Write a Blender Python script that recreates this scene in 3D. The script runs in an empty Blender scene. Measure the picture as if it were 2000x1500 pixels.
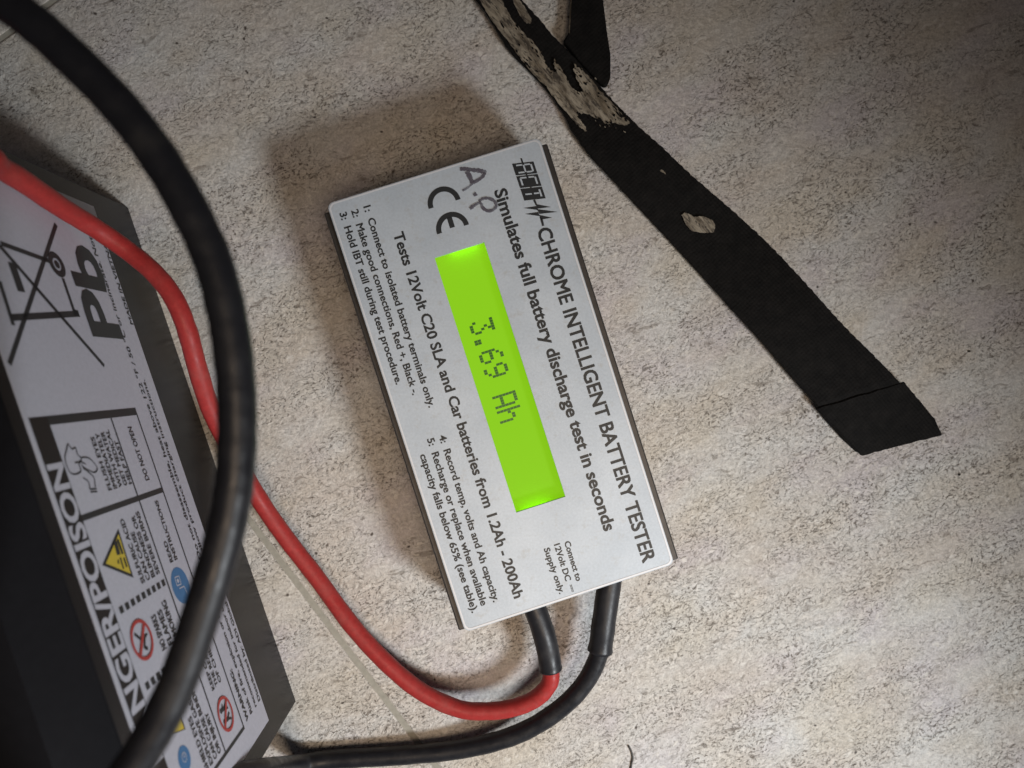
import bpy, bmesh, math, random
from mathutils import Vector, Matrix

random.seed(7)
S = bpy.context.scene
COL = S.collection

# ------------------------------------------------------------------ camera
H = 0.222                     # lens height above the floor (m)
FPX = 1500.0                  # focal length in photo pixels (photo is 2000 wide)
NADIR = (957.0, 730.0)        # where the vertical through the lens meets the photo
cam_d = bpy.data.cameras.new("camera")
cam_d.sensor_width = 36.0
cam_d.lens = FPX / 2000.0 * 36.0
cam_d.clip_start = 0.005
cam_d.clip_end = 20.0
cam_d.dof.use_dof = True
cam_d.dof.focus_distance = 0.205
cam_d.dof.aperture_fstop = 15.0
cam = bpy.data.objects.new("camera", cam_d)
COL.objects.link(cam)
_d0 = Vector(((NADIR[0] - 1000) / FPX, -(NADIR[1] - 750) / FPX, -1.0)).normalized()
ROT = _d0.rotation_difference(Vector((0, 0, -1))).to_matrix()
cam.matrix_world = Matrix.Translation((0, 0, H)) @ ROT.to_4x4()
S.camera = cam

# ------------------------------------------------------------------ light
world = bpy.data.worlds.new("World")
S.world = world
world.use_nodes = True
bg = world.node_tree.nodes["Background"]
bg.inputs[0].default_value = (0.92, 0.90, 1.0, 1)
bg.inputs[1].default_value = 0.034

def aim(o, target):
    o.rotation_euler = (Vector(target) - o.location).to_track_quat('-Z', 'Y').to_euler()

kd = bpy.data.lights.new("key_lamp", 'SPOT')
kd.energy = 8.1
kd.color = (0.92, 0.965, 1.0)
kd.shadow_soft_size = 0.045
kd.spot_size = math.radians(64)
kd.spot_blend = 1.0
key = bpy.data.objects.new("key_lamp", kd)
key.location = (0.26, -0.26, 0.32)
COL.objects.link(key)
aim(key, (-0.02, -0.11, 0))

fd = bpy.data.lights.new("room_lamp", 'SPOT')
fd.energy = 5.0
fd.color = (1.0, 0.77, 0.56)
fd.shadow_soft_size = 0.12
fd.spot_size = math.radians(48)
fd.spot_blend = 1.0
fill = bpy.data.objects.new("room_lamp", fd)
fill.location = (0.07, -0.14, 0.50)
COL.objects.link(fill)
aim(fill, (-0.005, -0.06, 0))

S.view_settings.view_transform = 'Standard'
S.view_settings.look = 'None'
S.view_settings.exposure = 0.0
S.view_settings.gamma = 1.0

# ------------------------------------------------------------------ helpers
MM = 0.001
CAMP = Vector((0, 0, H))

def ray(px, py):
    return ROT @ Vector(((px - 1000) / FPX, -(py - 750) / FPX, -1.0))

def at(px, py, z=0.0):
    """point of the place seen at photo pixel (px,py), z metres above the floor"""
    d = ray(px, py)
    return CAMP + d * ((z - H) / d.z)

def on_plane(px, py, p0, n):
    d = ray(px, py)
    return CAMP + d * ((p0 - CAMP).dot(n) / d.dot(n))

def empty(name, loc, label=None, cat=None, group=None):
    o = bpy.data.objects.new(name, None)
    o.empty_display_size = 0.01
    o.location = loc
    COL.objects.link(o)
    tag(o, label, cat, group)
    return o

def tag(o, label=None, cat=None, group=None, kind=None):
    if label: o["label"] = label
    if cat: o["category"] = cat
    if group: o["group"] = group
    if kind: o["kind"] = kind
    return o

def root_of(o):
    while o.parent: o = o.parent
    return o

def link(name, bm, mat, parent=None, smooth=False):
    """bm holds world coordinates; every child keeps its thing's origin"""
    if parent is not None:
        bmesh.ops.translate(bm, verts=bm.verts, vec=-Vector(root_of(parent).location))
    me = bpy.data.meshes.new(name)
    bm.to_mesh(me); bm.free()
    if smooth:
        for p in me.polygons: p.use_smooth = True
    for m in (mat if isinstance(mat, (list, tuple)) else [mat]):
        me.materials.append(m)
    o = bpy.data.objects.new(name, me)
    COL.objects.link(o)
    if parent is not None: o.parent = parent
    return o

def poly(bm, pts, mat_index=0):
    vs = [bm.verts.new(p) for p in pts]
    f = bm.faces.new(vs)
    f.material_index = mat_index
    if len(vs) > 4:
        bmesh.ops.triangulate(bm, faces=[f])

def prism(bm, pts, vec):
    """closed solid: the outline pts and its copy moved by vec"""
    lo = [bm.verts.new(p) for p in pts]
    hi = [bm.verts.new(Vector(p) + vec) for p in pts]
    fs = [bm.faces.new(hi), bm.faces.new(lo[::-1])]
    n = len(pts)
    for i in range(n):
        bm.faces.new((lo[i], lo[(i + 1) % n], hi[(i + 1) % n], hi[i]))
    bmesh.ops.recalc_face_normals(bm, faces=bm.faces)
    return fs

def bevel_all(bm, w, seg=2, ang=0.5):
    es = [e for e in bm.edges if len(e.link_faces) == 2 and e.calc_face_angle(0) > ang]
    bmesh.ops.bevel(bm, geom=es, offset=w, segments=seg, affect='EDGES', profile=0.5)

def catmull(P, n=10):
    out = []
    Q = [P[0]] + list(P) + [P[-1]]
    for i in range(1, len(Q) - 2):
        a, b, c, d = Q[i - 1], Q[i], Q[i + 1], Q[i + 2]
        for k in range(n):
            t = k / n
            out.append(tuple(0.5 * ((2 * b[j]) + (-a[j] + c[j]) * t + (2 * a[j] - 5 * b[j] + 4 * c[j] - d[j]) * t * t
                                    + (-a[j] + 3 * b[j] - 3 * c[j] + d[j]) * t ** 3) for j in range(len(b))))
    out.append(tuple(P[-1]))
    return out

def tube(bm, path, rad, seg=20, cap=True):
    """path: list of Vector; rad: number or list"""
    n = len(path)
    if not isinstance(rad, (list, tuple)): rad = [rad] * n
    tans = [(path[min(i + 1, n - 1)] - path[max(i - 1, 0)]).normalized() for i in range(n)]
    up = Vector((0, 0, 1))
    if abs(tans[0].dot(up)) > 0.9: up = Vector((1, 0, 0))
    x = tans[0].cross(up).normalized()
    rings = []
    for i in range(n):
        t = tans[i]
        x = (x - t * x.dot(t)).normalized()
        y = t.cross(x)
        rings.append([bm.verts.new(path[i] + (x * math.cos(2 * math.pi * k / seg) + y * math.sin(2 * math.pi * k / seg)) * rad[i])
                      for k in range(seg)])
    for i in range(n - 1):
        for k in range(seg):
            bm.faces.new((rings[i][k], rings[i][(k + 1) % seg], rings[i + 1][(k + 1) % seg], rings[i + 1][k]))
    if cap:
        bm.faces.new(rings[0][::-1]); bm.faces.new(rings[-1])

# ------------------------------------------------------------------ materials
def new_mat(name):
    m = bpy.data.materials.new(name)
    m.use_nodes = True
    nt = m.node_tree
    return m, nt, nt.nodes["Principled BSDF"]

def N(nt, typ, **kw):
    n = nt.nodes.new(typ)
    for k, v in kw.items():
        if k in n.inputs: n.inputs[k].default_value = v
        else: setattr(n, k, v)
    return n

def ramp(nt, fac, stops):
    r = nt.nodes.new("ShaderNodeValToRGB")
    el = r.color_ramp.elements
    while len(el) < len(stops): el.new(0.5)
    for e, (p, c) in zip(el, stops):
        e.position = p
        e.color = (c, c, c, 1) if isinstance(c, (int, float)) else (*c, 1)
    nt.links.new(fac, r.inputs[0])
    return r.outputs[0]

def mix(nt, fac, a, b, mode='MIX'):
    m = nt.nodes.new("ShaderNodeMix")
    m.data_type = 'RGBA'; m.blend_type = mode
    for idx, v in ((0, fac), (6, a), (7, b)):
        if hasattr(v, "is_linked"): nt.links.new(v, m.inputs[idx])
        elif idx == 0: m.inputs[0].default_value = v
        else: m.inputs[idx].default_value = (*v, 1)
    return m.outputs[2]

def math_n(nt, op, a, b=None):
    m = nt.nodes.new("ShaderNodeMath"); m.operation = op
    for i, v in enumerate((a, b)):
        if v is None: continue
        if hasattr(v, "is_linked"): nt.links.new(v, m.inputs[i])
        else: m.inputs[i].default_value = v
    return m.outputs[0]

def coords(nt, rot=0.0, scale=(1, 1, 1), loc=(0, 0, 0)):
    tc = nt.nodes.new("ShaderNodeTexCoord")
    mp = nt.nodes.new("ShaderNodeMapping")
    mp.vector_type = 'TEXTURE'
    mp.inputs["Rotation"].default_value = (0, 0, -rot)
    mp.inputs["Scale"].default_value = tuple(1 / q_ for q_ in scale)
    mp.inputs["Location"].default_value = loc
    nt.links.new(tc.outputs["Object"], mp.inputs[0])
    return mp.outputs[0]

def noise(nt, vec, scale, detail=2.0, rough=0.5, dist=0.0):
    n = N(nt, "ShaderNodeTexNoise", Scale=scale, Detail=detail, Roughness=rough, Distortion=dist)
    nt.links.new(vec, n.inputs["Vector"])
    return n

def plain(name, col, rough=0.5, spec=0.5, metal=0.0, grain=0.12, gscale=900.0, bump=0.0):
    m, nt, b = new_mat(name)
    v = coords(nt)
    n = noise(nt, v, gscale, 4.0, 0.6)
    f = ramp(nt, n.outputs["Fac"], [(0.3, 1 - grain), (0.7, 1 + 0)])
    nt.links.new(mix(nt, 1.0, f, col, 'MULTIPLY'), b.inputs["Base Color"])
    b.inputs["Roughness"].default_value = rough
    b.inputs["Specular IOR Level"].default_value = spec
    b.inputs["Metallic"].default_value = metal
    if bump:
        bp = N(nt, "ShaderNodeBump", Strength=bump, Distance=0.0004)
        nt.links.new(n.outputs["Fac"], bp.inputs["Height"])
        nt.links.new(bp.outputs[0], b.inputs["Normal"])
    return m

def rubber(name, col, rough, spec, dust):
    m, nt, b = new_mat(name)
    v = coords(nt)
    fine = noise(nt, v, 800, 4, .65); mid = noise(nt, v, 170, 4, .7); big = noise(nt, v, 45, 3, .6)
    f = ramp(nt, fine.outputs["Fac"], [(.3, .82), (.7, 1.08)])
    c = mix(nt, 1.0, f, col, 'MULTIPLY')
    sm = math_n(nt, 'MULTIPLY', ramp(nt, mid.outputs["Fac"], [(.50, 0), (.72, .34)]), ramp(nt, big.outputs["Fac"], [(.4, .25), (.65, 1)]))
    nt.links.new(mix(nt, sm, c, dust), b.inputs["Base Color"])
    nt.links.new(ramp(nt, mid.outputs["Fac"], [(.3, rough - .1), (.7, rough + .18)]), b.inputs["Roughness"])
    b.inputs["Specular IOR Level"].default_value = spec
    bp = N(nt, "ShaderNodeBump", Strength=.12, Distance=0.0004)
    nt.links.new(fine.outputs["Fac"], bp.inputs["Height"]); nt.links.new(bp.outputs[0], b.inputs["Normal"])
    return m

def emit(name, col, strength, base=(0.1, 0.1, 0.1)):
    m, nt, b = new_mat(name)
    b.inputs["Base Color"].default_value = (*base, 1)
    b.inputs["Roughness"].default_value = 0.6
    b.inputs["Specular IOR Level"].default_value = 0.12
    b.inputs["Emission Color"].default_value = (*col, 1)
    b.inputs["Emission Strength"].default_value = strength
    return m

def floor_material():
    m, nt, b = new_mat("mottled_stone_tile")
    L = nt.links.new
    tc = nt.nodes.new("ShaderNodeTexCoord")
    warp = N(nt, "ShaderNodeTexNoise", Scale=160.0, Detail=2.0)
    L(tc.outputs["Object"], warp.inputs["Vector"])
    sub = N(nt, "ShaderNodeVectorMath", operation='SUBTRACT'); L(warp.outputs["Color"], sub.inputs[0]); sub.inputs[1].default_value = (.5, .5, .5)
    sc = N(nt, "ShaderNodeVectorMath", operation='SCALE'); L(sub.outputs[0], sc.inputs[0]); sc.inputs["Scale"].default_value = 0.0035
    add = N(nt, "ShaderNodeVectorMath", operation='ADD'); L(tc.outputs["Object"], add.inputs[0]); L(sc.outputs[0], add.inputs[1])
    def mapped(src, rot, scale, loc=(0, 0, 0)):
        mp = nt.nodes.new("ShaderNodeMapping")
        mp.vector_type = 'TEXTURE'                     # turn first, then stretch
        mp.inputs["Rotation"].default_value = (0, 0, -rot)
        mp.inputs["Scale"].default_value = tuple(1 / q_ for q_ in scale)
        mp.inputs["Location"].default_value = loc
        L(src, mp.inputs[0]); return mp.outputs[0]
    W = add.outputs[0]; O = tc.outputs["Object"]
    R = math.radians(-28)
    # broad tone patches: pinkish, ochre and pale grey clouds
    c1 = noise(nt, mapped(O, R, (1, 1.7, 1)), 26, 3, .55)
    c2 = noise(nt, mapped(O, R, (1, 1.7, 1), (3, 1, 0)), 42, 4, .6)
    base = mix(nt, ramp(nt, c1.outputs["Fac"], [(.36, 0), (.64, 1)]), (0.54, 0.495, 0.445), (0.60, 0.595, 0.575))
    base = mix(nt, ramp(nt, c2.outputs["Fac"], [(.52, 0), (.72, .55)]), base, (0.56, 0.49, 0.42))
    base = mix(nt, ramp(nt, c2.outputs["Fac"], [(.28, .5), (.42, 0)]), base, (0.62, 0.615, 0.60))
    c3_ = noise(nt, mapped(O, R, (1, 1.5, 1), (7, 3, 0)), 34, 2, .5)
    base = mix(nt, ramp(nt, c3_.outputs["Fac"], [(.52, 0), (.68, .6)]), base, (0.545, 0.505, 0.53))
    base = mix(nt, ramp(nt, c3_.outputs["Fac"], [(.32, .6), (.48, 0)]), base, (0.56, 0.51, 0.425))
    # where the stone is busy and where it is calm
    em2 = noise(nt, mapped(O, R, (.75, 1.7, 1), (1, 8, 0)), 44, 3, .6)
    dens = ramp(nt, em2.outputs["Fac"], [(.38, .10), (.60, 1)])
    # fine grain
    g = noise(nt, O, 1700, 3, .7)
    base = mix(nt, 1.0, base, ramp(nt, g.outputs["Fac"], [(.3, .78), (.7, 1.16)]), 'MULTIPLY')
    g2 = noise(nt, W, 620, 4, .65)
    base = mix(nt, 1.0, base, ramp(nt, g2.outputs["Fac"], [(.34, .85), (.64, 1.08)]), 'MULTIPLY')
    # shelly chips with thin dark outlines
    vor = N(nt, "ShaderNodeTexVoronoi", feature='DISTANCE_TO_EDGE', Scale=470.0)
    L(mapped(W, R, (.75, 1.25, 1)), vor.inputs["Vector"])
    edge = ramp(nt, vor.outputs["Distance"], [(.0, .55), (.085, 0)])
    em = noise(nt, mapped(O, R, (1, 1.5, 1), (5, 2, 0)), 330, 2, .5)
    edge = math_n(nt, 'MULTIPLY', edge, ramp(nt, em.outputs["Fac"], [(.45, 0), (.58, .8)]))
    edge = math_n(nt, 'MULTIPLY', edge, dens)
    base = mix(nt, edge, base, (0.145, 0.117, 0.092))
    # small dark speckle everywhere
    f0 = noise(nt, mapped(W, R, (.8, 1.15, 1), (6, 1, 2)), 1300, 4, .7, 0.0)
    fl0 = ramp(nt, f0.outputs["Fac"], [(.560, 0), (.615, .88)])
    fl0 = math_n(nt, 'MULTIPLY', fl0, dens)
    base = mix(nt, fl0, base, (0.145, 0.117, 0.092))
    # streaky flecks that run with the stone
    f1 = noise(nt, mapped(W, R, (.5, 1.3, 1)), 520, 5, .7, .2)
    fl = ramp(nt, f1.outputs["Fac"], [(.60, 0), (.68, .75)])
    fl = math_n(nt, 'MULTIPLY', fl, dens)
    base = mix(nt, fl, base, (0.145, 0.117, 0.092))
    f2 = noise(nt, mapped(W, R + .9, (.6, 1.3, 1), (9, 4, 0)), 430, 5, .7, .3)
    fl2 = ramp(nt, f2.outputs["Fac"], [(.63, 0), (.70, .6)])
    base = mix(nt, fl2, base, (0.145, 0.117, 0.092))
    # short bold dashes, thinly strewn
    f3 = noise(nt, mapped(W, R + .25, (.4, 1.7, 1), (2, 7, 0)), 260, 2, .5, .3)
    fl3 = ramp(nt, f3.outputs["Fac"], [(.665, 0), (.715, .5)])
    base = mix(nt, fl3, base, (0.145, 0.117, 0.092))
    # pale chips
    f4 = noise(nt, mapped(W, R, (.8, 1.2, 1), (4, 4, 4)), 520, 2, .5)
    fl4 = ramp(nt, f4.outputs["Fac"], [(.60, 0), (.68, .6)])
    base = mix(nt, fl4, base, (0.70, 0.67, 0.62))
    # a few round pinholes
    v2 = N(nt, "ShaderNodeTexVoronoi", feature='F1', Scale=260.0)
    L(W, v2.inputs["Vector"])
    sp = ramp(nt, v2.outputs["Distance"], [(.07, 1), (.15, 0)])
    sepc = nt.nodes.new("ShaderNodeSeparateColor"); L(v2.outputs["Color"], sepc.inputs[0])
    sp = math_n(nt, 'MULTIPLY', sp, math_n(nt, 'GREATER_THAN', sepc.outputs[0], .90))
    base = mix(nt, sp, base, (0.09, 0.075, 0.065))
    L(base, b.inputs["Base Color"])
    b.inputs["Roughness"].default_value = 0.55
    b.inputs["Specular IOR Level"].default_value = 0.3
    dark = math_n(nt, 'ADD', math_n(nt, 'ADD', math_n(nt, 'ADD', fl, edge), fl2), fl0)
    hgt = math_n(nt, 'SUBTRACT', math_n(nt, 'MULTIPLY', g2.outputs["Fac"], 1.6), math_n(nt, 'MULTIPLY', dark, .8))
    bp = N(nt, "ShaderNodeBump", Strength=0.75, Distance=0.0004)
    L(hgt, bp.inputs["Height"]); L(bp.outputs[0], b.inputs["Normal"])
    return m

M = {}
M["tile"] = floor_material()
M["grout"] = plain("grey_grout", (0.36, 0.345, 0.295), .8, .2, grain=.18, gscale=700, bump=.3)
M["black_plastic"] = plain("battery_plastic", (0.011, 0.011, 0.013), .27, .22, grain=.15, gscale=500, bump=.015)
M["label_white"] = plain("label_paper", (0.50, 0.50, 0.57), .42, .4, grain=.10, gscale=1200)  # white paper; the cool, dim light on it is put into this colour
M["ink"] = plain("black_ink", (0.022, 0.025, 0.028), .45, .35, grain=.1)
M["ink_band"] = plain("label_black", (0.012, 0.011, 0.012), .45, .35, grain=.1)
M["red_print"] = plain("red_print", (0.42, 0.045, 0.04), .45, .4, grain=.1)
M["blue_print"] = plain("blue_print", (0.05, 0.17, 0.36), .45, .4, grain=.1)
M["yellow_print"] = plain("yellow_print", (0.62, 0.47, 0.05), .45, .4, grain=.1)
M["cable_black"] = rubber("black_rubber", (0.0125, 0.013, 0.0165), .40, .38, (0.05, 0.048, 0.046))
M["sleeve"] = rubber("shrink_sleeve", (0.019, 0.0195, 0.023), .42, .35, (0.07, 0.066, 0.062))
M["cable_red"] = rubber("red_silicone", (0.36, 0.032, 0.03), .46, .3, (0.30, 0.12, 0.10))
M["housing"] = plain("dark_aluminium", (0.058, 0.053, 0.049), .45, .5, metal=.4, grain=.3, gscale=500, bump=.08)
M["plate_edge"] = plain("plate_edge", (0.66, 0.68, 0.72), .5, .4, metal=.2, grain=.04)

def plate_material():
    m, nt, b = new_mat("brushed_silver_print")
    v = coords(nt)
    big = noise(nt, v, 60, 3, .6)
    fine = noise(nt, v, 1600, 3, .6)
    dirt = noise(nt, v, 420, 4, .7)
    col = mix(nt, ramp(nt, big.outputs["Fac"], [(.35, 0), (.65, 1)]), (0.44, 0.50, 0.565), (0.50, 0.56, 0.625))  # bluish cast: reflected sky is put into the base colour
    col = mix(nt, 1.0, col, ramp(nt, fine.outputs["Fac"], [(.3, .93), (.7, 1.05)]), 'MULTIPLY')
    col = mix(nt, ramp(nt, dirt.outputs["Fac"], [(.56, 0), (.74, .4)]), col, (0.36, 0.35, 0.32))
    nt.links.new(col, b.inputs["Base Color"])
    b.inputs["Roughness"].default_value = .5
    b.inputs["Metallic"].default_value = .15
    bp = N(nt, "ShaderNodeBump", Strength=.08, Distance=0.0002)
    nt.links.new(fine.outputs["Fac"], bp.inputs["Height"]); nt.links.new(bp.outputs[0], b.inputs["Normal"])
    return m
M["plate"] = plate_material()

def marker_material():
    m, nt, b = new_mat("smudged_marker_ink")
    v = coords(nt)
    n = noise(nt, v, 700, 4, .7)
    b.inputs["Base Color"].default_value = (0.085, 0.075, 0.10, 1)
    b.inputs["Roughness"].default_value = .6
    a = ramp(nt, n.outputs["Fac"], [(.30, .38), (.62, .92)])
    nt.links.new(a, b.inputs["Alpha"])
    return m
M["marker"] = marker_material()

def bar_material():
    m, nt, b = new_mat("worn_black_coated_fabric")
    v = coords(nt)
    n = noise(nt, v, 300, 5, .65)
    n2 = noise(nt, v, 1100, 3, .6)
    col = mix(nt, ramp(nt, n.outputs["Fac"], [(.4, 0), (.75, 1)]), (0.0065, 0.0062, 0.0062), (0.013, 0.012, 0.0115))
    nt.links.new(col, b.inputs["Base Color"])
    b.inputs["Roughness"].default_value = .75
    b.inputs["Specular IOR Level"].default_value = .1
    hs = n2.outputs["Fac"]
    for a in (47, -43):
        w = N(nt, "ShaderNodeTexWave", Scale=330.0, Distortion=1.2)
        w.inputs["Detail"].default_value = 1.0; w.inputs["Detail Scale"].default_value = 2.0
        nt.links.new(coords(nt, math.radians(a)), w.inputs["Vector"])
        hs = math_n(nt, 'ADD', hs, math_n(nt, 'MULTIPLY', w.outputs["Fac"], .22))
    bp = N(nt, "ShaderNodeBump", Strength=.6, Distance=0.0003)
    nt.links.new(hs, bp.inputs["Height"]); nt.links.new(bp.outputs[0], b.inputs["Normal"])
    return m
M["strap"] = bar_material()

def bare_material():
    m, nt, b = new_mat("frayed_cloth_backing")
    v = coords(nt, math.radians(50), (.35, 1.3, 1))
    n = noise(nt, v, 330, 6, .72, .4)
    n2 = noise(nt, v, 900, 5, .75, .5)
    n3 = noise(nt, v, 190, 3, .6, .8)
    col = mix(nt, ramp(nt, n.outputs["Fac"], [(.40, 0), (.60, 1)]), (0.085, 0.066, 0.045), (0.34, 0.30, 0.235))
    col = mix(nt, ramp(nt, n3.outputs["Fac"], [(.55, 0), (.70, .6)]), col, (0.25, 0.20, 0.13))
    col = mix(nt, ramp(nt, n2.outputs["Fac"], [(.515, 0), (.585, .9)]), col, (0.035, 0.028, 0.022))
    nt.links.new(col, b.inputs["Base Color"])
    b.inputs["Roughness"].default_value = .6
    bp = N(nt, "ShaderNodeBump", Strength=.5, Distance=0.0004)
    nt.links.new(n2.outputs["Fac"], bp.inputs["Height"]); nt.links.new(bp.outputs[0], b.inputs["Normal"])
    return m
M["bare"] = bare_material()
M["lcd"] = emit("backlit_lcd", (0.265, 0.65, 0.008), 0.82, (0.045, 0.08, 0.005))
M["led"] = emit("edge_led", (0.30, 1.0, 0.01), 28.0)
M["lcd_dot"] = plain("lcd_segment", (0.03, 0.125, 0.015), .4, .4, grain=.1)

# ------------------------------------------------------------------ floor
J0 = at(480, 1008); J1 = at(850, 1496)           # the long joint
ju = (J0 - J1).normalized()                       # along it, up the photo
jv = Vector((ju.y, -ju.x, 0))                     # to its right
K0 = at(88, 11)                                   # a point of the cross joint
floor = empty("floor", (0, 0, 0)); tag(floor, kind="structure")
def jt(a, b): return J0 + ju * a + jv * b
kc = (K0 - J0).dot(ju)
GW = 0.00078
bm = bmesh.new()
poly(bm, [jt(-.6, -.5) + Vector((0, 0, -.0004)), jt(-.6, .7) + Vector((0, 0, -.0004)), jt(kc + .4, .7) + Vector((0, 0, -.0004)), jt(kc + .4, -.5) + Vector((0, 0, -.0004))])
bmesh.ops.recalc_face_normals(bm, faces=bm.faces)
for f in bm.faces:
    if f.normal.z < 0: f.normal_flip()
link("grout", bm, M["grout"], floor)
for a0, a1, b0, b1 in ((-.6, kc - GW, GW, .7), (-.6, kc - GW, -.5, -GW), (kc + GW, kc + .4, GW, .7)):
    bm = bmesh.new()
    prism(bm, [jt(a0, b0) - Vector((0, 0, .008)), jt(a0, b1) - Vector((0, 0, .008)), jt(a1, b1) - Vector((0, 0, .008)), jt(a1, b0) - Vector((0, 0, .008))], Vector((0, 0, .008)))
    bevel_all(bm, .0006, 2)
    link("tile", bm, M["tile"], floor)

# ------------------------------------------------------------------ lettering
def text_bm(s, bold=0.014, res=3):
    """flat lettering as (verts, faces, x0, x1, cap)"""
    c = bpy.data.curves.new("tmp", 'FONT'); c.body = s; c.size = 1.0
    c.offset = bold; c.resolution_u = res
    o = bpy.data.objects.new("tmp", c)
    me = o.to_mesh()
    vs = [v.co.copy() for v in me.vertices]
    fs = [tuple(p.vertices) for p in me.polygons]
    o.to_mesh_clear()
    bpy.data.objects.remove(o); bpy.data.curves.remove(c)
    return vs, fs
def width_of(s, bold):
    vs, _ = text_bm(s, bold, 2)
    return min(v.x for v in vs), max(v.x for v in vs)
CAP = max(v.y for v in text_bm("H", 0.0)[0])

def lettering(s, p0, p1, up, capm, mat, parent, name="lettering", bold=0.014, part=None):
    """s runs from world point p0 to p1 along its baseline; up = unit vector; capm = cap height (m).
    If part is given, p0-p1 is the extent of that ending part and the rest goes before it."""
    layered = any(ch in s for ch in "MW")      # a thickened M or W would fold over itself
    vs, fs = text_bm(s, 0.0 if layered else bold)
    x0, x1 = min(v.x for v in vs), max(v.x for v in vs)
    xa = x0
    if part:
        a, b_ = width_of(part, 0.0 if layered else bold)
        xa = x1 - (b_ - a)
    d = (p1 - p0)
    sx = d.length / (x1 - xa); dn = d.normalized(); sy = capm / CAP
    bm = bmesh.new()
    out = dn.cross(up).normalized()
    k = bold * .72
    for i, (ox, oy) in enumerate(((0, 0), (k, k), (-k, k), (k, -k), (-k, -k)) if layered else ((0, 0),)):
        bv = [bm.verts.new(p0 + dn * ((v.x + ox - xa) * sx) + up * ((v.y + oy) * sy) + out * (i * 6e-6)) for v in vs]
        for f in fs:
            try: bm.faces.new([bv[i_] for i_ in f])
            except ValueError: pass
    return link(name, bm, mat, parent)

# ------------------------------------------------------------------ battery tester
ZP = 0.025                                        # top of the label plate
tc_ = at(979, 751, 0)
tester = empty("battery_tester", tc_, "silver label battery tester with lit green screen showing 3.69 Ah, red and black leads", "battery tester")
A_ = at(640, 397, ZP); B_ = at(1052, 270, ZP); C_ = at(1318, 1098, ZP); D_ = at(908, 1238, ZP)
u = ((D_ - A_).normalized() + (C_ - B_).normalized()).normalized()   # reading direction
v = Vector((-u.y, u.x, 0))                                           # up of the text
cen = (A_ + B_ + C_ + D_) / 4
LU = ((D_ - A_).length + (C_ - B_).length) / 2
LV = ((B_ - A_).length + (C_ - D_).length) / 2
PL = lambda a, b, z=0.0: cen + u * a + v * b + Vector((0, 0, z))
def pp(px, py, dz=0.0):
    return at(px, py, ZP) + Vector((0, 0, dz))

def round_rect(a0, a1, b0, b1, r, z, n=5):
    pts = []
    for (ca, cb, t0) in ((a1 - r, b1 - r, 0), (a0 + r, b1 - r, 90), (a0 + r, b0 + r, 180), (a1 - r, b0 + r, 270)):
        for k in range(n + 1):
            t = math.radians(t0 + 90 * k / n)
            pts.append(PL(ca + r * math.cos(t), cb + r * math.sin(t), z))
    return pts

# screen window in plate coordinates
scr = [pp(848, 503), pp(945, 473), pp(1105, 969), pp(1009, 1002)]
sa = [(p - cen).dot(u) for p in scr]; sb = [(p - cen).dot(v) for p in scr]
a0, a1 = (sa[0] + sa[1]) / 2, (sa[2] + sa[3]) / 2
b0, b1 = (sb[0] + sb[3]) / 2, (sb[1] + sb[2]) / 2

def frame_solid(outer, inner, zt, zb):
    """plate with a rectangular window"""
    bm = bmesh.new()
    def ring(pts, z): return [bm.verts.new(p + Vector((0, 0, z))) for p in pts]
    for z in (zt, zb):
        o = ring(outer, z); i = ring(inner, z)
        es = [bm.edges.new((o[k], o[(k + 1) % len(o)])) for k in range(len(o))] + [bm.edges.new((i[k], i[(k + 1) % 4])) for k in range(4)]
        bmesh.ops.triangle_fill(bm, edges=es, use_beauty=True)
        if z == zt: ot, it = o, i
        else: ob, ib = o, i
    for t, b_ in ((ot, ob), (it, ib)):
        n = len(t)
        for k in range(n): bm.faces.new((t[k], t[(k + 1) % n], b_[(k + 1) % n], b_[k]))
    bmesh.ops.recalc_face_normals(bm, faces=bm.faces)
    return bm
inner = [PL(a0, b0), PL(a1, b0), PL(a1, b1), PL(a0, b1)]
rim = .0006
plate = link("label_plate", frame_solid(round_rect(-LU / 2, LU / 2, -LV / 2, LV / 2, .0016, 0), inner, 0, -.0012), M["plate"], tester)
# pale polished rim round the plate
bm = bmesh.new()
out = round_rect(-LU / 2 + .0002, LU / 2 - .0002, -LV / 2 + .0002, LV / 2 - .0002, .0016, .00008)
inn = round_rect(-LU / 2 + rim, LU / 2 - rim, -LV / 2 + rim, LV / 2 - rim, .0014, .00008)
ov = [bm.verts.new(p) for p in out]; iv = [bm.verts.new(p) for p in inn]
for k in range(len(ov)):
    bm.faces.new((ov[k], ov[(k + 1) % len(ov)], iv[(k + 1) % len(ov)], iv[k]))
bmesh.ops.recalc_face_normals(bm, faces=bm.faces)
link("plate_rim", bm, M["plate_edge"], plate)

# housing: an extruded dark channel; its two rails stand a little wider than the plate
bm = bmesh.new()
prism(bm, [PL(s * (LU / 2 - .0016), t * (LV / 2 - .0008), -ZP + .0008) for s, t in ((-1, -1), (1, -1), (1, 1), (-1, 1))], Vector((0, 0, ZP - .0022 - .0052)))
bevel_all(bm, .0006)
link("housing", bm, M["housing"], tester)
for sgn in (-1, 1):
    bm = bmesh.new()
    w_in, w_out = LV / 2 - .0006, LV / 2 + .0017
    prism(bm, [PL(e * (LU / 2 - .0010) + .0006, sgn * w, -ZP) for e, w in ((-1, w_in), (1, w_in), (1, w_out), (-1, w_out))], Vector((0, 0, ZP - .0014)))
    bevel_all(bm, .0004)
    link("side_rail", bm, M["housing"], tester)
# end panels under the plate
for sgn in (-1, 1):
    bm = bmesh.new()
    prism(bm, [PL(sgn * (LU / 2 - .0014) + s * .0007, t * (LV / 2 - .0009), -ZP + .001) for s, t in ((-1, -1), (1, -1), (1, 1), (-1, 1))], Vector((0, 0, ZP - .0026)))
    link("end_panel", bm, M["housing"], tester)

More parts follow.
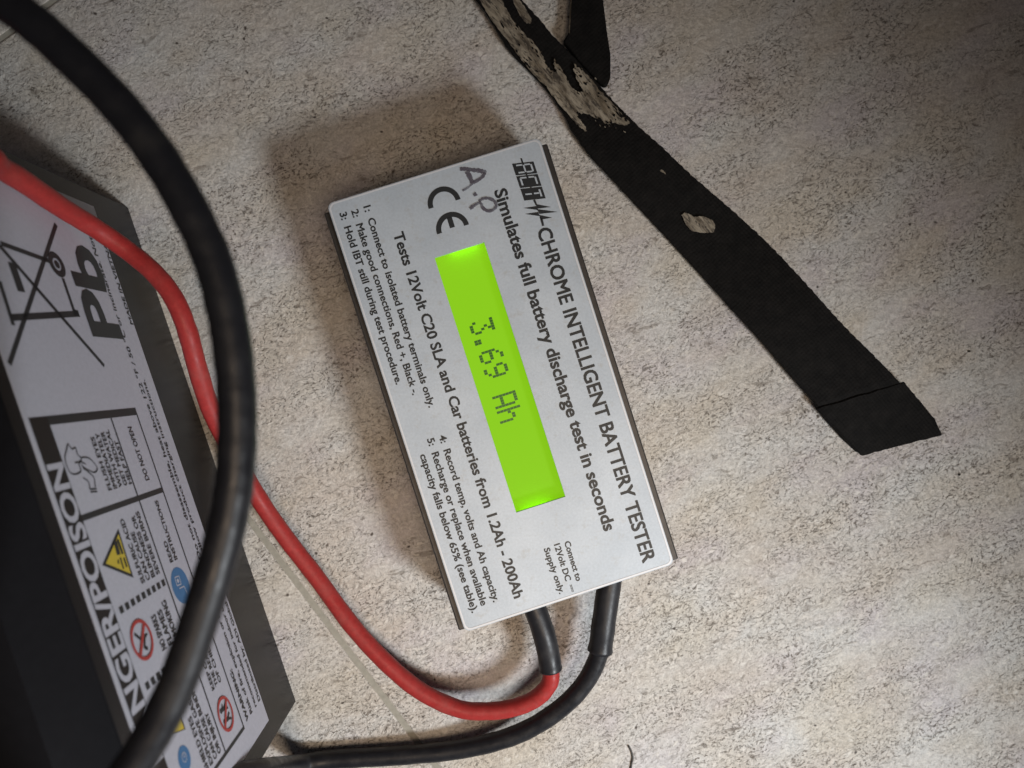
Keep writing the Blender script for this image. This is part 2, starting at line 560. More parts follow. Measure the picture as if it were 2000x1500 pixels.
# screen, sunk under its window, with the LED strips that light it from both ends
bm = bmesh.new()
prism(bm, [PL(x, y, -.0050) for x, y in ((a0 - .002, b0 - .001), (a1 + .002, b0 - .001), (a1 + .002, b1 + .001), (a0 - .002, b1 + .001))], Vector((0, 0, .0018)))
screen = link("screen", bm, M["lcd"], tester)
for aa in (a0 - .0010, a1 + .0009):
    bm = bmesh.new()
    ym = (b0 + b1) / 2 + (.0012 if aa < 0 else -.0016)
    prism(bm, [PL(x, y, -.0021) for x, y in ((aa, ym - .0036), (aa + .0006, ym - .0036), (aa + .0006, ym + .0036), (aa, ym + .0036))], Vector((0, 0, .0006)))
    link("backlight_strip", bm, M["led"], screen)

GLY = {'3': ["11111", "00010", "00100", "00010", "00001", "10001", "01110"],
       '.': ["00000", "00000", "00000", "00000", "00000", "01100", "01100"],
       '6': ["00110", "01000", "10000", "11110", "10001", "10001", "01110"],
       '9': ["01110", "10001", "10001", "01111", "00001", "00010", "01100"],
       'A': ["01110", "10001", "10001", "10001", "11111", "10001", "10001"],
       'h': ["10000", "10000", "10110", "11001", "10001", "10001", "10001"]}
GLY['A'] = ["11110", "10001", "10001", "10001", "11111", "10001", "10001"]
g0 = pp(961, 630); ga = (g0 - cen).dot(u); gb = (g0 - cen).dot(v)
pitch = 30.4 / 7.6 * MM; dx = 5.15 / 7.6 * MM; dy = 6.9 / 7.6 * MM
for i, ch in enumerate("3.69 Ah"):
    if ch == ' ': continue
    bm = bmesh.new()
    for r, row in enumerate(GLY[ch]):
        for c, bit in enumerate(row):
            if bit == '1':
                ca = ga + i * pitch + (c - 2) * dx; cb = gb - r * dy
                poly(bm, [PL(ca + s * dx * .46, cb + t * dy * .47, -.00312) for s, t in ((-1, -1), (1, -1), (1, 1), (-1, 1))])
    link("screen_digit" if ch in "369" else ("screen_point" if ch == '.' else "screen_letter"), bm, M["lcd_dot"], screen)

TZ = .00006
TK = 1500 / (H - ZP) / 1000 * 1000                 # photo px per metre at the plate
def pl_text(s, p0, p1, cap, bold=.026, **kw):
    return lettering(s, pp(*p0, TZ), pp(*p1, TZ), v, cap / TK, M["ink"], plate, bold=bold, **kw)
pl_text("CHROME INTELLIGENT BATTERY TESTER", (1049, 450), (1256, 1100), 26.5, .029)
pl_text("Simulates full battery discharge test in seconds", (965, 373), (1181, 1039), 23.5, .029)
pl_text("Tests 12Volt C20 SLA and Car batteries from 1.2Ah - 200Ah", (768, 457), (1005, 1170), 19.5, .027)
pl_text("1:  Connect to isolated battery terminals only.", (710, 404), (838, 797), 13.5)
pl_text("2:  Make good connections, Red +, Black -.", (686, 412), (806, 772), 13.5)
pl_text("3:  Hold IBT still during test procedure.", (663, 417), (774, 752), 13.5)
pl_text("4:  Record temp, volts and Ah capacity.", (857, 852), (964, 1177), 13.5)
pl_text("5:  Recharge or replace when available", (834, 858), (940, 1184), 13.5)
pl_text("capacity falls below 65% (see table).", (820, 889), (922, 1198), 13.5)
pl_text("Connect to", (1102, 1059), (1126, 1136), 11.5)
pl_text("12Volt DC", (1082, 1064), (1105, 1136), 11.5)
pl_text("⎓", (1108.5, 1144), (1113, 1158), 11.5, .004)
pl_text("Supply only.", (1062, 1072), (1093, 1161), 11.5)

# the two arcs of the conformity mark
def arc_pts(c, r, t0, t1, n=26):
    return [c + u * (-r * math.cos(math.radians(t0 + (t1 - t0) * k / n))) + v * (r * math.sin(math.radians(t0 + (t1 - t0) * k / n))) for k in range(n + 1)]
bm = bmesh.new()
for px, py in ((868, 397), (884.5, 446.5)):
    c = pp(px, py, TZ); ro = 32.5 / TK; ri = 22.5 / TK
    o_, i_ = arc_pts(c, ro, -93, 93), arc_pts(c, ri, -94, 94)
    for k in range(len(o_) - 1): poly(bm, [o_[k], o_[k + 1], i_[k + 1], i_[k]])
c = pp(884.5, 446.5, TZ); w = 5 / TK
poly(bm, [c - u * (23 / TK) + v * w, c - u * (23 / TK) - v * w, c + u * (-2 / TK) - v * w, c + u * (-2 / TK) + v * w])
link("conformity_mark", bm, M["ink"], plate)

# segment style emblem with the pulse line
o0 = pp(1000, 320, TZ); ex = pp(1024, 392, TZ) - o0; ey = pp(1042, 315.5, TZ) - o0
E2 = lambda x, y, z=0.0: o0 + ex * x + ey * y + Vector((0, 0, z))
bm = bmesh.new()
sq = .318
for k in range(3):
    x0 = k * (1 - sq) / 2
    poly(bm, [E2(x0, 0), E2(x0 + sq, 0), E2(x0 + sq, 1), E2(x0, 1)])
for x0, x1 in ((-.12, .0), (sq, .341), (sq + .341, .682)):
    poly(bm, [E2(x0, .45), E2(x1, .45), E2(x1, .53), E2(x0, .53)])
q = lambda x, y: pp(900 + x / 5, 260 + y / 5, TZ)
poly(bm, [q(706, 655), q(728, 650), q(746, 698), q(730, 706)])
for t in (((728, 692), (880, 722), (752, 738)), ((742, 712), (610, 732), (756, 752)), ((742, 742), (945, 770), (768, 790)),
          ((756, 770), (626, 790), (772, 812)), ((762, 798), (892, 826), (784, 846)), ((770, 822), (800, 838), (815, 904), (794, 909))):
    poly(bm, [q(*p) for p in t])
emblem = link("emblem", bm, M["ink"], plate)
SEG = {'a': (.2, .8, .80, .88), 'g': (.2, .8, .46, .53), 'd': (.2, .8, .12, .20),
       'f': (.12, .24, .54, .80), 'e': (.12, .24, .16, .44), 'b': (.74, .86, .54, .80), 'c': (.74, .86, .16, .44),
       'm': (.44, .56, .54, .78), 'n': (.44, .56, .14, .44)}
bm = bmesh.new()
for k, segs in enumerate(("abcefg", "adef", "amn")):
    x0 = k * (1 - sq) / 2
    for s in segs:
        xa, xb, ya, yb = SEG[s]
        poly(bm, [E2(x0 + sq * x, y, .00004) for x, y in ((xa, ya), (xb, ya), (xb, yb), (xa, yb))])
link("emblem_letters", bm, M["plate"], plate)

# hand-written, half wiped marker letters
def stroke(bm, pts, w, z):
    P = [Vector(p) for p in catmull(pts, 6)]
    n = len(P)
    L_, R_ = [], []
    for i in range(n):
        t = (P[min(i + 1, n - 1)] - P[max(i - 1, 0)]).normalized()
        s = Vector((-t.y, t.x)) * (w * (.95 + .6 * random.random()) / 2)
        L_.append(pp(800 + (P[i].x + s.x) / 6.667, 280 + (P[i].y + s.y) / 6.667, z))
        R_.append(pp(800 + (P[i].x - s.x) / 6.667, 280 + (P[i].y - s.y) / 6.667, z))
    lv = [bm.verts.new(p) for p in L_]; rv = [bm.verts.new(p) for p in R_]
    for i in range(n - 1): bm.faces.new((lv[i], lv[i + 1], rv[i + 1], rv[i]))
for k, (pts, w) in enumerate((([(655, 335), (740, 335), (830, 350), (910, 358), (1000, 382)], 44), ([(745, 360), (785, 440), (820, 515)], 52),
               ([(985, 385), (935, 450), (830, 515)], 34), ([(830, 515), (770, 570), (690, 620)], 22),
               ([(838, 650), (855, 668), (864, 688)], 36),
               ([(905, 760), (955, 725), (1030, 720), (1105, 755), (1130, 815), (1085, 870), (1010, 880), (950, 835), (935, 780)], 32),
               ([(935, 765), (860, 800), (785, 855)], 36))):
    bm = bmesh.new(); stroke(bm, pts, w, .00012 + .00002 * k)
    link("marker_stroke", bm, M["marker"], plate)

# leads
def lead(name, pts, r, mat, n=10, seg=20, parent=tester, ends=()):
    P = [at(p[0], p[1], p[2] * MM) for p in pts] + [Vector(p) for p in ends]
    P = [Vector(p) for p in catmull([tuple(p) for p in P], n)]
    n_ = len(P); ph = random.uniform(0, 6)
    rr = [r * (1 + .018 * math.sin(.9 * k + ph) * math.sin(.23 * k + ph) + random.uniform(-.006, .006)) for k in range(n_)]
    if name == "shrink_sleeve":
        rr[-1] *= 1.07; rr[-2] *= 1.03; rr[0] *= .98
    bm = bmesh.new(); tube(bm, P, rr, seg)
    return link(name, bm, mat, parent, smooth=True)
_qa, _qb = at(250, 405), at(578, 1370)             # ends of the battery's near bottom edge
_fs = (_qa - _qb).normalized(); _fn = Vector((_fs.y, -_fs.x, 0)); _fn = _fn if _fn.x > 0 else -_fn
_t = lambda s_, d_, z_: _qb + _fs * s_ - _fn * d_ + Vector((0, 0, z_))
_L = (_qa - _qb).length
TERM_R = [_t(_L + .004, .022, .1), _t(_L - .004, .043, .108), _t(_L - .0135, .0485, .103), _t(_L - .0135, .0485, .0985)]
TERM_B = [_t(_L - .06, .062, .122), _t(.035, .056, .115), _t(.0145, .0485, .105), _t(.0145, .0485, .0985)]
red = lead("red_lead", [(1020, 1115, 14), (1040, 1175, 14), (1058, 1225, 14), (1070, 1270, 13), (1076, 1308, 12), (1072, 1337, 11), (1045, 1365, 10), (1000, 1383, 9),
                  (950, 1389, 8.5), (895, 1384, 8), (825, 1352, 7.5), (760, 1300, 7), (690, 1225, 6), (620, 1130, 5), (558, 1050, 6), (503, 970, 9),
                  (452, 880, 14), (412, 800, 20), (386, 720, 26), (364, 640, 30), (338, 580, 31), (300, 532, 31), (250, 490, 31), (188, 447, 35),
                  (120, 405, 45), (50, 357, 57), (0, 327, 65), (-80, 285, 76)], .00238, M["cable_red"], ends=TERM_R)
black = lead("black_lead", [(1195, 1110, 14), (1187, 1160, 14), (1180, 1210, 13.5), (1172, 1270, 12), (1148, 1325, 10), (1108, 1372, 8.5), (1050, 1414, 7), (985, 1443, 5.5),
                  (900, 1463, 4), (800, 1474, 3.2), (700, 1480, 2.8), (635, 1485, 2.9), (590, 1492, 5), (556, 1497, 15), (515, 1503, 36), (440, 1522, 50), (385, 1600, 66), (300, 1760, 88),
                  (190, 1790, 108), (175, 1660, 117), (215, 1565, 118), (277, 1470, 118), (340, 1350, 118), (393, 1200, 118), (432, 1070, 118), (452, 980, 118), (461, 900, 118),
                  (463, 800, 118), (456, 700, 118), (440, 600, 118), (412, 500, 118), (365, 400, 118), (305, 300, 118), (227, 200, 118), (127, 100, 118),
                  (50, 33, 118), (-60, -40, 117), (-190, -105, 117), (-340, -120, 118), (-480, -60, 120)], .0026, M["cable_black"], ends=TERM_B)
lead("shrink_sleeve", [(1020, 1115, 14), (1040, 1175, 14), (1058, 1225, 14), (1070, 1270, 13), (1075.5, 1306, 12)], .0031, M["sleeve"], 8, 20, red)
lead("shrink_sleeve", [(1195, 1110, 14), (1187, 1160, 14), (1180, 1210, 13.5), (1172, 1270, 12)], .0033, M["sleeve"], 8, 20, black)

# ------------------------------------------------------------------ battery
QA = at(250, 405); QB = at(578, 1370)
fs_ = (QA - QB).normalized()                      # along the face, the way its print reads
fn = Vector((fs_.y, -fs_.x, 0))                   # out of the face
if fn.x < 0: fn = -fn
FL = (QA - QB).length
BH = .0925; BD = .065
bat = empty("lead_acid_battery", (QA + QB) / 2 - fn * BD / 2, "black sealed lead-acid battery with white danger label, under the looping cable", "battery")
F = lambda s, z, off=0.0: QB + fs_ * s + fn * off + Vector((0, 0, z))
def fpx(px, py, off=0.0):
    p = on_plane(px, py, QB, fn)
    return p + fn * off
def sz(px, py):
    p = on_plane(px, py, QB, fn) - QB
    return p.dot(fs_), p.z
def box(bm, s0, s1, d0, d1, z0, z1):
    prism(bm, [F(s0, z0, -d0), F(s1, z0, -d0), F(s1, z0, -d1), F(s0, z0, -d1)], Vector((0, 0, z1 - z0)))
bm = bmesh.new(); box(bm, 0, FL, 0, BD, 0, .0845); bevel_all(bm, .00012, 1)
link("case", bm, M["black_plastic"], bat)
bm = bmesh.new(); box(bm, .0002, FL - .0002, .0002, BD - .0002, .0846, BH)
for v_ in bm.verts:
    if v_.co.z > .09:                              # sloping shoulders
        w_ = Vector((v_.co.x, v_.co.y, 0)) - (QA + QB) / 2 + fn * BD / 2
        v_.co += -fs_ * math.copysign(.005, w_.dot(fs_)) - fn * math.copysign(.007, w_.dot(fn))
lid = link("lid", bm, M["black_plastic"], bat)
for s0 in (.012, .052, .092):
    bm = bmesh.new(); box(bm, s0, s0 + .034, .020, BD - .020, BH + .0001, BH + .0006)
    link("vent_cover", bm, M["black_plastic"], lid)
for s0, col in ((.010, "black_plastic"), (FL - .018, "cable_red")):
    bm = bmesh.new(); box(bm, s0, s0 + .009, BD - .022, BD - .012, BH + .0001, BH + .003); bevel_all(bm, .0005)
    t_ = link("terminal", bm, M[col], bat)
    bm = bmesh.new(); box(bm, s0 + .002, s0 + .0072, BD - .0172, BD - .0164, BH + .003, BH + .0095)
    link("tab", bm, M["plate_edge"], t_)

# label on the long side
LO = .00012
sB, zB = sz(524, 1407); sA = FL - sB; zT = sz(135, 1080)[1]
bm = bmesh.new()
cc = .0008
prism(bm, [F(s, z, .00002) for s, z in ((sB, zB), (sA, zB), (sA, zT), (sB, zT))], fn * LO)
label = link("warning_label", bm, M["label_white"], bat)
L1 = LO + .00008; L2 = L1 + .00006; L3 = L2 + .00006
Z = Vector((0, 0, 1))
def c3(x, y): return (x / 3.75, 750 + y / 3.75)        # notes taken from three enlarged crops
def c4(x, y): return (150 + x / 3.3333, 1050 + y / 3.3333)
def c2(x, y): return (x / 3.75, 400 + y / 3.75)
def c8(x, y): return (x / 2.5, 900 + y / 2.5)
def sheet(name, polys, mat, off=L1, parent=label):
    bm = bmesh.new()
    for pg in polys: poly(bm, [fpx(*p, off) for p in pg])
    return link(name, bm, mat, parent)
def sz_sheet(name, polys, mat, off=L1, parent=label):
    bm = bmesh.new()
    for pg in polys: poly(bm, [F(s, z, off) for s, z in pg])
    return link(name, bm, mat, parent)
def line_sz(p, q_, w):
    (s0, z0), (s1, z1) = p, q_
    d = Vector((s1 - s0, z1 - z0)).normalized(); nn = Vector((-d.y, d.x)) * w / 2
    return [(s0 + nn.x, z0 + nn.y), (s0 - nn.x, z0 - nn.y), (s1 - nn.x, z1 - nn.y), (s1 + nn.x, z1 + nn.y)]
def rect(s0, s1, z0, z1): return [(s0, z0), (s1, z0), (s1, z1), (s0, z1)]
def ring(c, ro, ri, n=36, t0=0, t1=360):
    out = []
    for k in range(n):
        a = math.radians(t0 + (t1 - t0) * k / n); b_ = math.radians(t0 + (t1 - t0) * (k + 1) / n)
        out.append([(c[0] + r * math.cos(t), c[1] + r * math.sin(t)) for r, t in ((ri, a), (ro, a), (ro, b_), (ri, b_))])
    return out
def disc(c, r, n=36): return [[(c[0] + r * math.cos(2 * math.pi * k / n), c[1] + r * math.sin(2 * math.pi * k / n)) for k in range(n)]]

# frame of the warning panel
sR = sz(*c3(215, 270))[0]                          # its right end
sR = (sR + sz(*c3(990, 195))[0]) / 2
zBot = (sz(*c3(1190, 770))[1] + sz(*c4(1075, 1230))[1]) / 2
zRow = (sz(*c3(1020, 840))[1] + sz(*c4(950, 1390))[1]) / 2
zBand0 = sz(*c3(600, 1000))[1]; zBand1 = sz(*c3(212, 272))[1]
zBand1 = (zBand1 + sz(*c8(640, 1270))[1]) / 2
sL = sz(*c4(960, 1400))[0]
sC1 = (sz(*c3(600, 990))[0] + sz(*c3(1190, 770))[0]) / 2
sC2 = (sz(*c4(265, 485))[0] + sz(*c4(575, 285))[0]) / 2
sC3 = (sz(*c4(440, 980))[0] + sz(*c4(510, 915))[0]) / 2
tk = .00055
sz_sheet("header_band", [rect(sL, sR + .0006, zBand0, zBand1)], M["ink_band"])
sz_sheet("panel_frame", [rect(sR - .0012, sR + .0006, zBot - tk / 2, zBand0), rect(sL, sR - .0012, zBot - tk / 2, zBot + tk / 2), rect(sL - .0008, sL, zBot - tk / 2, zBand1),
                         rect(sL, sR - .0012, zRow - tk / 2, zRow + tk / 2), rect(sC1 - .0006, sC1 + .0006, zBot + tk / 2, zRow - tk / 2), rect(sC1 - .0006, sC1 + .0006, zRow + tk / 2, zBand0)], M["ink"])
dash = []
for sc_ in (sC2, sC3):
    k = 0
    z = zRow + .001
    while z < zBand0 - .001:
        dash.append(rect(sc_ - .0007, sc_ + .0007, z, z + .0015)); z += .0024
sz_sheet("dashed_divider", dash, M["ink"])

def ftext(s, p0, p1, cap, mat="ink", bold=.013, off=L2, **kw):
    a = fpx(*p0, off); b_ = fpx(*p1, off)
    zm = (a.z + b_.z) / 2; a.z = zm; b_.z = zm
    return lettering(s, a, b_, Z, cap * MM, M[mat], label, bold=bold, **kw)
hz = zBand1 - zBand0
a = F(sz(278, 1380)[0], zBand0 + hz * .09, L2); b_ = F(sz(122, 902)[0], zBand0 + hz * .09, L2)
lettering("DANGER/POISON", a, b_, Z, hz * .82, M["label_white"], label, bold=.030, part="NGER/POISON")

def para(lines, s0, ztop, pitch, cap, bold=.018, s_w=None):
    for k, (t, wid) in enumerate(lines):
        z = ztop - cap * MM - k * pitch * MM
        lettering(t, F(s0, z, L2), F(s0 + wid * MM, z, L2), Z, cap * MM, M["ink"], label, bold=bold)
def col_text(lines, starts, ends, cap):
    """evenly set left-aligned lines; the photo gives start and end of each"""
    n = len(lines)
    S0 = [sz(*p) for p in starts]; S1 = [sz(*p) for p in ends]
    zz = [(a[1] + b[1]) / 2 for a, b in zip(S0, S1)]
    xm = (n - 1) / 2; zm = sum(zz) / n
    sl = sum((k - xm) * (z - zm) for k, z in enumerate(zz)) / sum((k - xm) ** 2 for k in range(n))
    s0 = sum(p[0] for p in S0) / n
    cap = min(cap, abs(sl) / MM * .66)
    for k, t in enumerate(lines):
        z = zm + sl * (k - xm)
        lettering(t, F(s0, z, L2), F(S1[k][0], z, L2), Z, cap * MM, M["ink"], label, bold=.016)
col_text(["FLUSH EYES", "IMMEDIATELY", "WITH WATER", "GET MEDICAL", "HELP FAST"],
         [c3(800, 785), c3(835, 775), c3(872, 758), c3(914, 745), c3(955, 730)],
         [c3(703, 385), c3(728, 362), c3(765, 350), c3(802, 335), c3(860, 415)], 1.7)
ftext("DO NOT OPEN", c3(1085, 705), c3(960, 315), 1.9)
col_text(["SULFURIC ACID", "CAN CAUSE", "BLINDNESS OR", "SEVERE BURNS"],
         [c3(1050, 1460), c3(1088, 1440), c3(1122, 1415), c3(1155, 1393)], [c3(905, 985), c3(980, 1080), c3(987, 960), c3(1018, 930)], 1.8)
col_text(["READ", "INSTRUCTIONS"], [c3(1262, 1300), c3(1292, 1288)], [c3(1212, 1150), c3(1150, 852)], 1.6)
col_text(["NO SPARKS", "FLAMES", "SMOKING"], [c4(572, 778), c4(600, 690), c4(632, 640)], [c4(522, 485), c4(560, 455), c4(583, 398)], 2.0)
col_text(["KEEP OUT OF", "THE REACH", "OF CHILDREN"], [c4(888, 985), c4(910, 965), c4(933, 945)], [c4(775, 640), c4(826, 680), c4(810, 560)], 2.0)
col_text(["SHIELD EYES", "EXPLOSIVE GASES", "CAN CAUSE BLINDNESS", "OR INJURY"], [c4(842, 1500), c4(876, 1480), c4(900, 1462), c4(930, 1395)],
         [c4(742, 1155), c4(735, 985), c4(737, 900), c4(848, 1130)], 1.8)
ftext("WARNING:", c4(1108, 1190), c4(1010, 850), 1.6, bold=.024)
ftext("Risk of fire, explosion or burns.", c4(1133, 1145), c4(885, 370), 1.6)
ftext("recommended for indoor use.", c4(1160, 1105), c4(930, 385), 1.5)
ftext("Distributed by: ADI Global", c4(1186, 1062), c4(975, 415), 1.5)
ftext("Do not disassemble, heat above 122 °F / 50 °C or incinerate. Not", c3(1450, 1290), c2(690, 245), 1.65)
ftext("Follow product charging instructions.", c3(1482, 1290), c2(1072, 1282), 1.5)
ftext("MADE IN VIETNAM", c2(970, 880), c2(752, 235), 1.5, bold=.024)

# pictograms
def fitc(px, ra, rb=None):
    c = sz(*px); return c
def prohibition(cpx, top, bottom):
    c = sz(*cpx); r = abs(sz(*top)[0] - sz(*bottom)[0]) / 2
    bmr = ring(c, r, r * .82) + [line_sz((c[0] - r * .62, c[1] + r * .62), (c[0] + r * .62, c[1] - r * .62), r * .2)]
    sz_sheet("prohibition_sign", bmr, M["red_print"], L3)
    return c, r
c, r = prohibition(c4(417, 668), c4(430, 498), c4(405, 838))
sz_sheet("match_drawing", [line_sz((c[0] + r * .45, c[1] + r * .45), (c[0] - r * .0, c[1] + r * .02), r * .16), line_sz((c[0] - r * .45, c[1] + .02 * r), (c[0] + r * .15, c[1] - r * .40), r * .15),
                           line_sz((c[0] - r * .05, c[1] - r * .22), (c[0] + r * .1, c[1] - r * .62), r * .10), line_sz((c[0] - r * .4, c[1]), (c[0] - r * .55, c[1] - .25 * r), r * .18)], M["ink"], L2)
c, r = prohibition(c4(962, 1150), c4(962, 997), c4(962, 1303))
figs = []
for sx_ in (-.3, .35):
    figs += disc((c[0] + r * sx_, c[1] + r * .42), r * .14, 14)
    figs += [line_sz((c[0] + r * sx_, c[1] + r * .3), (c[0] + r * (sx_ - .05), c[1] - r * .15), r * .22), line_sz((c[0] + r * (sx_ - .05), c[1] - r * .1), (c[0] + r * (sx_ - .22), c[1] - r * .55), r * .13),
             line_sz((c[0] + r * (sx_ - .02), c[1] - r * .1), (c[0] + r * (sx_ + .18), c[1] - r * .5), r * .13), line_sz((c[0] + r * sx_, c[1] + r * .2), (c[0] + r * (sx_ + .25), c[1] + r * .02), r * .1)]
sz_sheet("children_drawing", figs, M["ink"], L2)
c = sz(*c4(672, 312)); r = abs(sz(*c4(672, 172))[0] - sz(*c4(672, 452))[0]) / 2
sz_sheet("mandatory_disc", disc(c, r), M["blue_print"], L1)
sz_sheet("reader_drawing", [line_sz(p, q_, r * .06) for p, q_ in (((c[0] + r * .1, c[1] + r * .45), (c[0] + r * .55, c[1] + r * .4)), ((c[0] + r * .55, c[1] + r * .4), (c[0] + r * .5, c[1] - r * .1)),
         ((c[0] + r * .5, c[1] - r * .1), (c[0] + r * .05, c[1] - r * .05)), ((c[0] + r * .05, c[1] - r * .05), (c[0] + r * .1, c[1] + r * .45)), ((c[0] - r * .1, c[1] + r * .3), (c[0] - r * .15, c[1] - r * .3)),
         ((c[0] - r * .15, c[1] - r * .3), (c[0] - r * .6, c[1] - r * .35)))] + disc((c[0] + r * .3, c[1] + r * .18), r * .12, 12), M["label_white"], L2)
c = sz(*c4(695, 1440)); r = abs(sz(*c4(695, 1332))[0] - c[0])
sz_sheet("mandatory_disc", disc(c, r), M["blue_print"], L1)
sz_sheet("goggles_drawing", ring((c[0] + r * .1, c[1]), r * .4, r * .33) + ring((c[0] + r * .25, c[1] - r * .1), r * .2, r * .14), M["label_white"], L2)
# yellow triangles
def tri(pts):
    P = [sz(*p) for p in pts]
    c = (sum(p[0] for p in P) / 3, sum(p[1] for p in P) / 3)
    sz_sheet("hazard_triangle", [P], M["ink"], L1)
    sz_sheet("hazard_fill", [[(c[0] + (p[0] - c[0]) * .80, c[1] + (p[1] - c[1]) * .80) for p in P]], M["yellow_print"], L2)
    return c
c = tri([c3(860, 1062), c3(742, 1330), c3(972, 1422)])
w_ = .0022
sz_sheet("corrosion_drawing", [line_sz((c[0] - 1.2 * MM, c[1] + 1.0 * MM), (c[0] - .5 * MM, c[1] + .6 * MM), .0005), line_sz((c[0] - 2.6 * MM, c[1] - .2 * MM), (c[0] - .2 * MM, c[1] - .4 * MM), .0005),
                               line_sz((c[0] - 2.6 * MM, c[1] - 1.6 * MM), (c[0] - .6 * MM, c[1] - 1.7 * MM), .0006), line_sz((c[0] + .4 * MM, c[1] - .2 * MM), (c[0] + 3.2 * MM, c[1] - .6 * MM), .0013),
                               line_sz((c[0] + .2 * MM, c[1] - 1.7 * MM), (c[0] + 3.4 * MM, c[1] - 1.7 * MM), .0008)], M["ink"], L3)
c0 = sz(*c4(672, 1152)); c1_ = sz(*c4(705, 1248)); 
tri([c4(672, 1152), c4(702, 1250), c4(560, 1310)])
# eye-wash drawing: outlined head, hand and tap
def sketch(name, lines, w):
    P_ = []
    for ln in lines:
        Q = [sz(*c3(*p)) for p in ln]
        Q = catmull(Q, 5) if len(Q) > 2 else Q
        for a_, b2 in zip(Q[:-1], Q[1:]): P_.append(line_sz(a_, b2, w))
    sz_sheet(name, P_, M["ink"], L2)
sketch("eyewash_drawing", [[(490, 440), (520, 480), (545, 470), (560, 520), (590, 550), (570, 590), (585, 640), (545, 665), (505, 650), (480, 600), (468, 540), (480, 480), (490, 440)],
                           [(590, 540), (640, 545), (680, 580), (705, 620), (690, 650), (650, 640), (600, 610), (590, 590)], [(600, 620), (640, 650), (680, 690), (690, 760)],
                           [(600, 690), (640, 720), (650, 770)], [(655, 795), (705, 790)], [(650, 775), (700, 770)], [(540, 580), (585, 575), (620, 590)]], .00028)
# crossed-out bin and Pb
P2 = lambda x, y: sz(*c2(x, y))
bm_l = [line_sz(P2(405, 145), P2(62, 1170), .0011), line_sz(P2(-20, 290), P2(758, 1182), .0011), line_sz(P2(0, 285), P2(350, 412), .0011), line_sz(P2(455, 540), P2(540, 790), .0011),
        line_sz(P2(80, 828), P2(572, 800), .0014), line_sz(P2(-10, 560), P2(92, 885), .0011), line_sz(P2(78, 425), P2(152, 640), .0024), line_sz(P2(545, 770), P2(560, 820), .0022)]
cw = P2(410, 440); rw = abs(P2(440, 535)[0] - P2(370, 345)[0]) / 2
sz_sheet("crossed_bin", bm_l, M["ink"], L1)
sz_sheet("bin_wheel", ring(cw, rw, rw * .5) + disc(cw, rw * .32, 18), M["ink"], L2)
ftext("Pb", c2(874, 985), c2(690, 330), abs(P2(655, 945)[1] - P2(872, 975)[1]) / MM, bold=.03)

# ------------------------------------------------------------------ worn strap
brk = empty("worn_strap", at(1400, 500, .001), "worn black strap with peeled beige patches and folded tip, lying beside the tester", "strap")
ZB = .0042                                        # upper face of the strap
TH = .0017
b7 = lambda x, y, z=ZB: at(850 + x / 3.75, y / 3.75, z)
b8 = lambda x, y, z=ZB: at(1250 + x / 2.5, 300 + y / 2.5, z)
# centre lines of both edges, from the far end to the crease
left_px = [(860, -80), (932, 0), (965, 48), (999, 101), (1066, 171), (1101, 221), (1119, 256), (1157, 307), (1197, 349), (1250, 406), (1330, 492), (1410, 580), (1490, 668), (1562, 752), (1595, 789)]
right_px = [(955, -80), (1021, 0), (1053, 35), (1081, 69), (1135, 125), (1183, 179), (1210, 208), (1252, 250), (1292, 285), (1349, 339), (1442, 420), (1510, 484), (1570, 548), (1640, 626), (1690, 676), (1750, 737)]
def resample(P, n):
    V2 = [Vector(p) for p in P]
    d = [0]
    for a, b_ in zip(V2[:-1], V2[1:]): d.append(d[-1] + (b_ - a).length)
    out = []
    for k in range(n + 1):
        t = d[-1] * k / n
        j = 0
        while j < len(d) - 2 and d[j + 1] < t: j += 1
        f = (t - d[j]) / (d[j + 1] - d[j])
        out.append(V2[j].lerp(V2[j + 1], f))
    return out
nb = 130
Lp = resample(catmull(left_px, 6), nb); Rp = resample(catmull(right_px, 6), nb)
rows = []
def zwave(k): return ZB + .0006 * math.sin(k * .13) + .0009 * (k / nb) ** 2
for k in range(nb + 1):
    jl = random.uniform(-.8, .8) + (.3 if k % 2 else -.3); jr = random.uniform(-.8, .8) + (.8 if k % 2 else -.8)
    rows.append((at(Lp[k].x + jl, Lp[k].y, zwave(k)), at(Rp[k].x + jr, Rp[k].y, zwave(k))))
# under-layer of the tip, then the hem folded back over it
tipL = [(1608, 812), (1650, 860), (1676, 884)]
tipR = [(1772, 760), (1808, 797), (1832, 842)]
for k, (a, b_) in enumerate(zip(tipL, tipR)):
    z = ZB - .0006 - k * .0010
    rows.append((at(*a, z), at(*b_, z)))
bm = bmesh.new()
top, bot = [], []
for l, r_ in rows:
    q_ = [l, l.lerp(r_, .25), l.lerp(r_, .5), l.lerp(r_, .75), r_]
    top.append([bm.verts.new(p) for p in q_]); bot.append([bm.verts.new(p - Vector((0, 0, TH))) for p in q_])
for i in range(len(rows) - 1):
    for j in range(4):
        bm.faces.new((top[i][j], top[i][j + 1], top[i + 1][j + 1], top[i + 1][j]))
        bm.faces.new((bot[i][j], bot[i + 1][j], bot[i + 1][j + 1], bot[i][j + 1]))
    bm.faces.new((top[i][0], top[i + 1][0], bot[i + 1][0], bot[i][0]))
    bm.faces.new((top[i][4], bot[i][4], bot[i + 1][4], top[i + 1][4]))
for i in (0, len(rows) - 1):
    for j in range(4): bm.faces.new((top[i][j], bot[i][j], bot[i][j + 1], top[i][j + 1]))
bmesh.ops.recalc_face_normals(bm, faces=bm.faces)
bevel_all(bm, .00035, 2, .9)
bar = link("strap_body", bm, M["strap"], brk)
bm = bmesh.new()
def hem_edge(a, b_, n, amp):
    return [(a[0] + (b_[0] - a[0]) * k / n + random.uniform(-amp, amp), a[1] + (b_[1] - a[1]) * k / n + random.uniform(-amp, amp)) for k in range(n)]
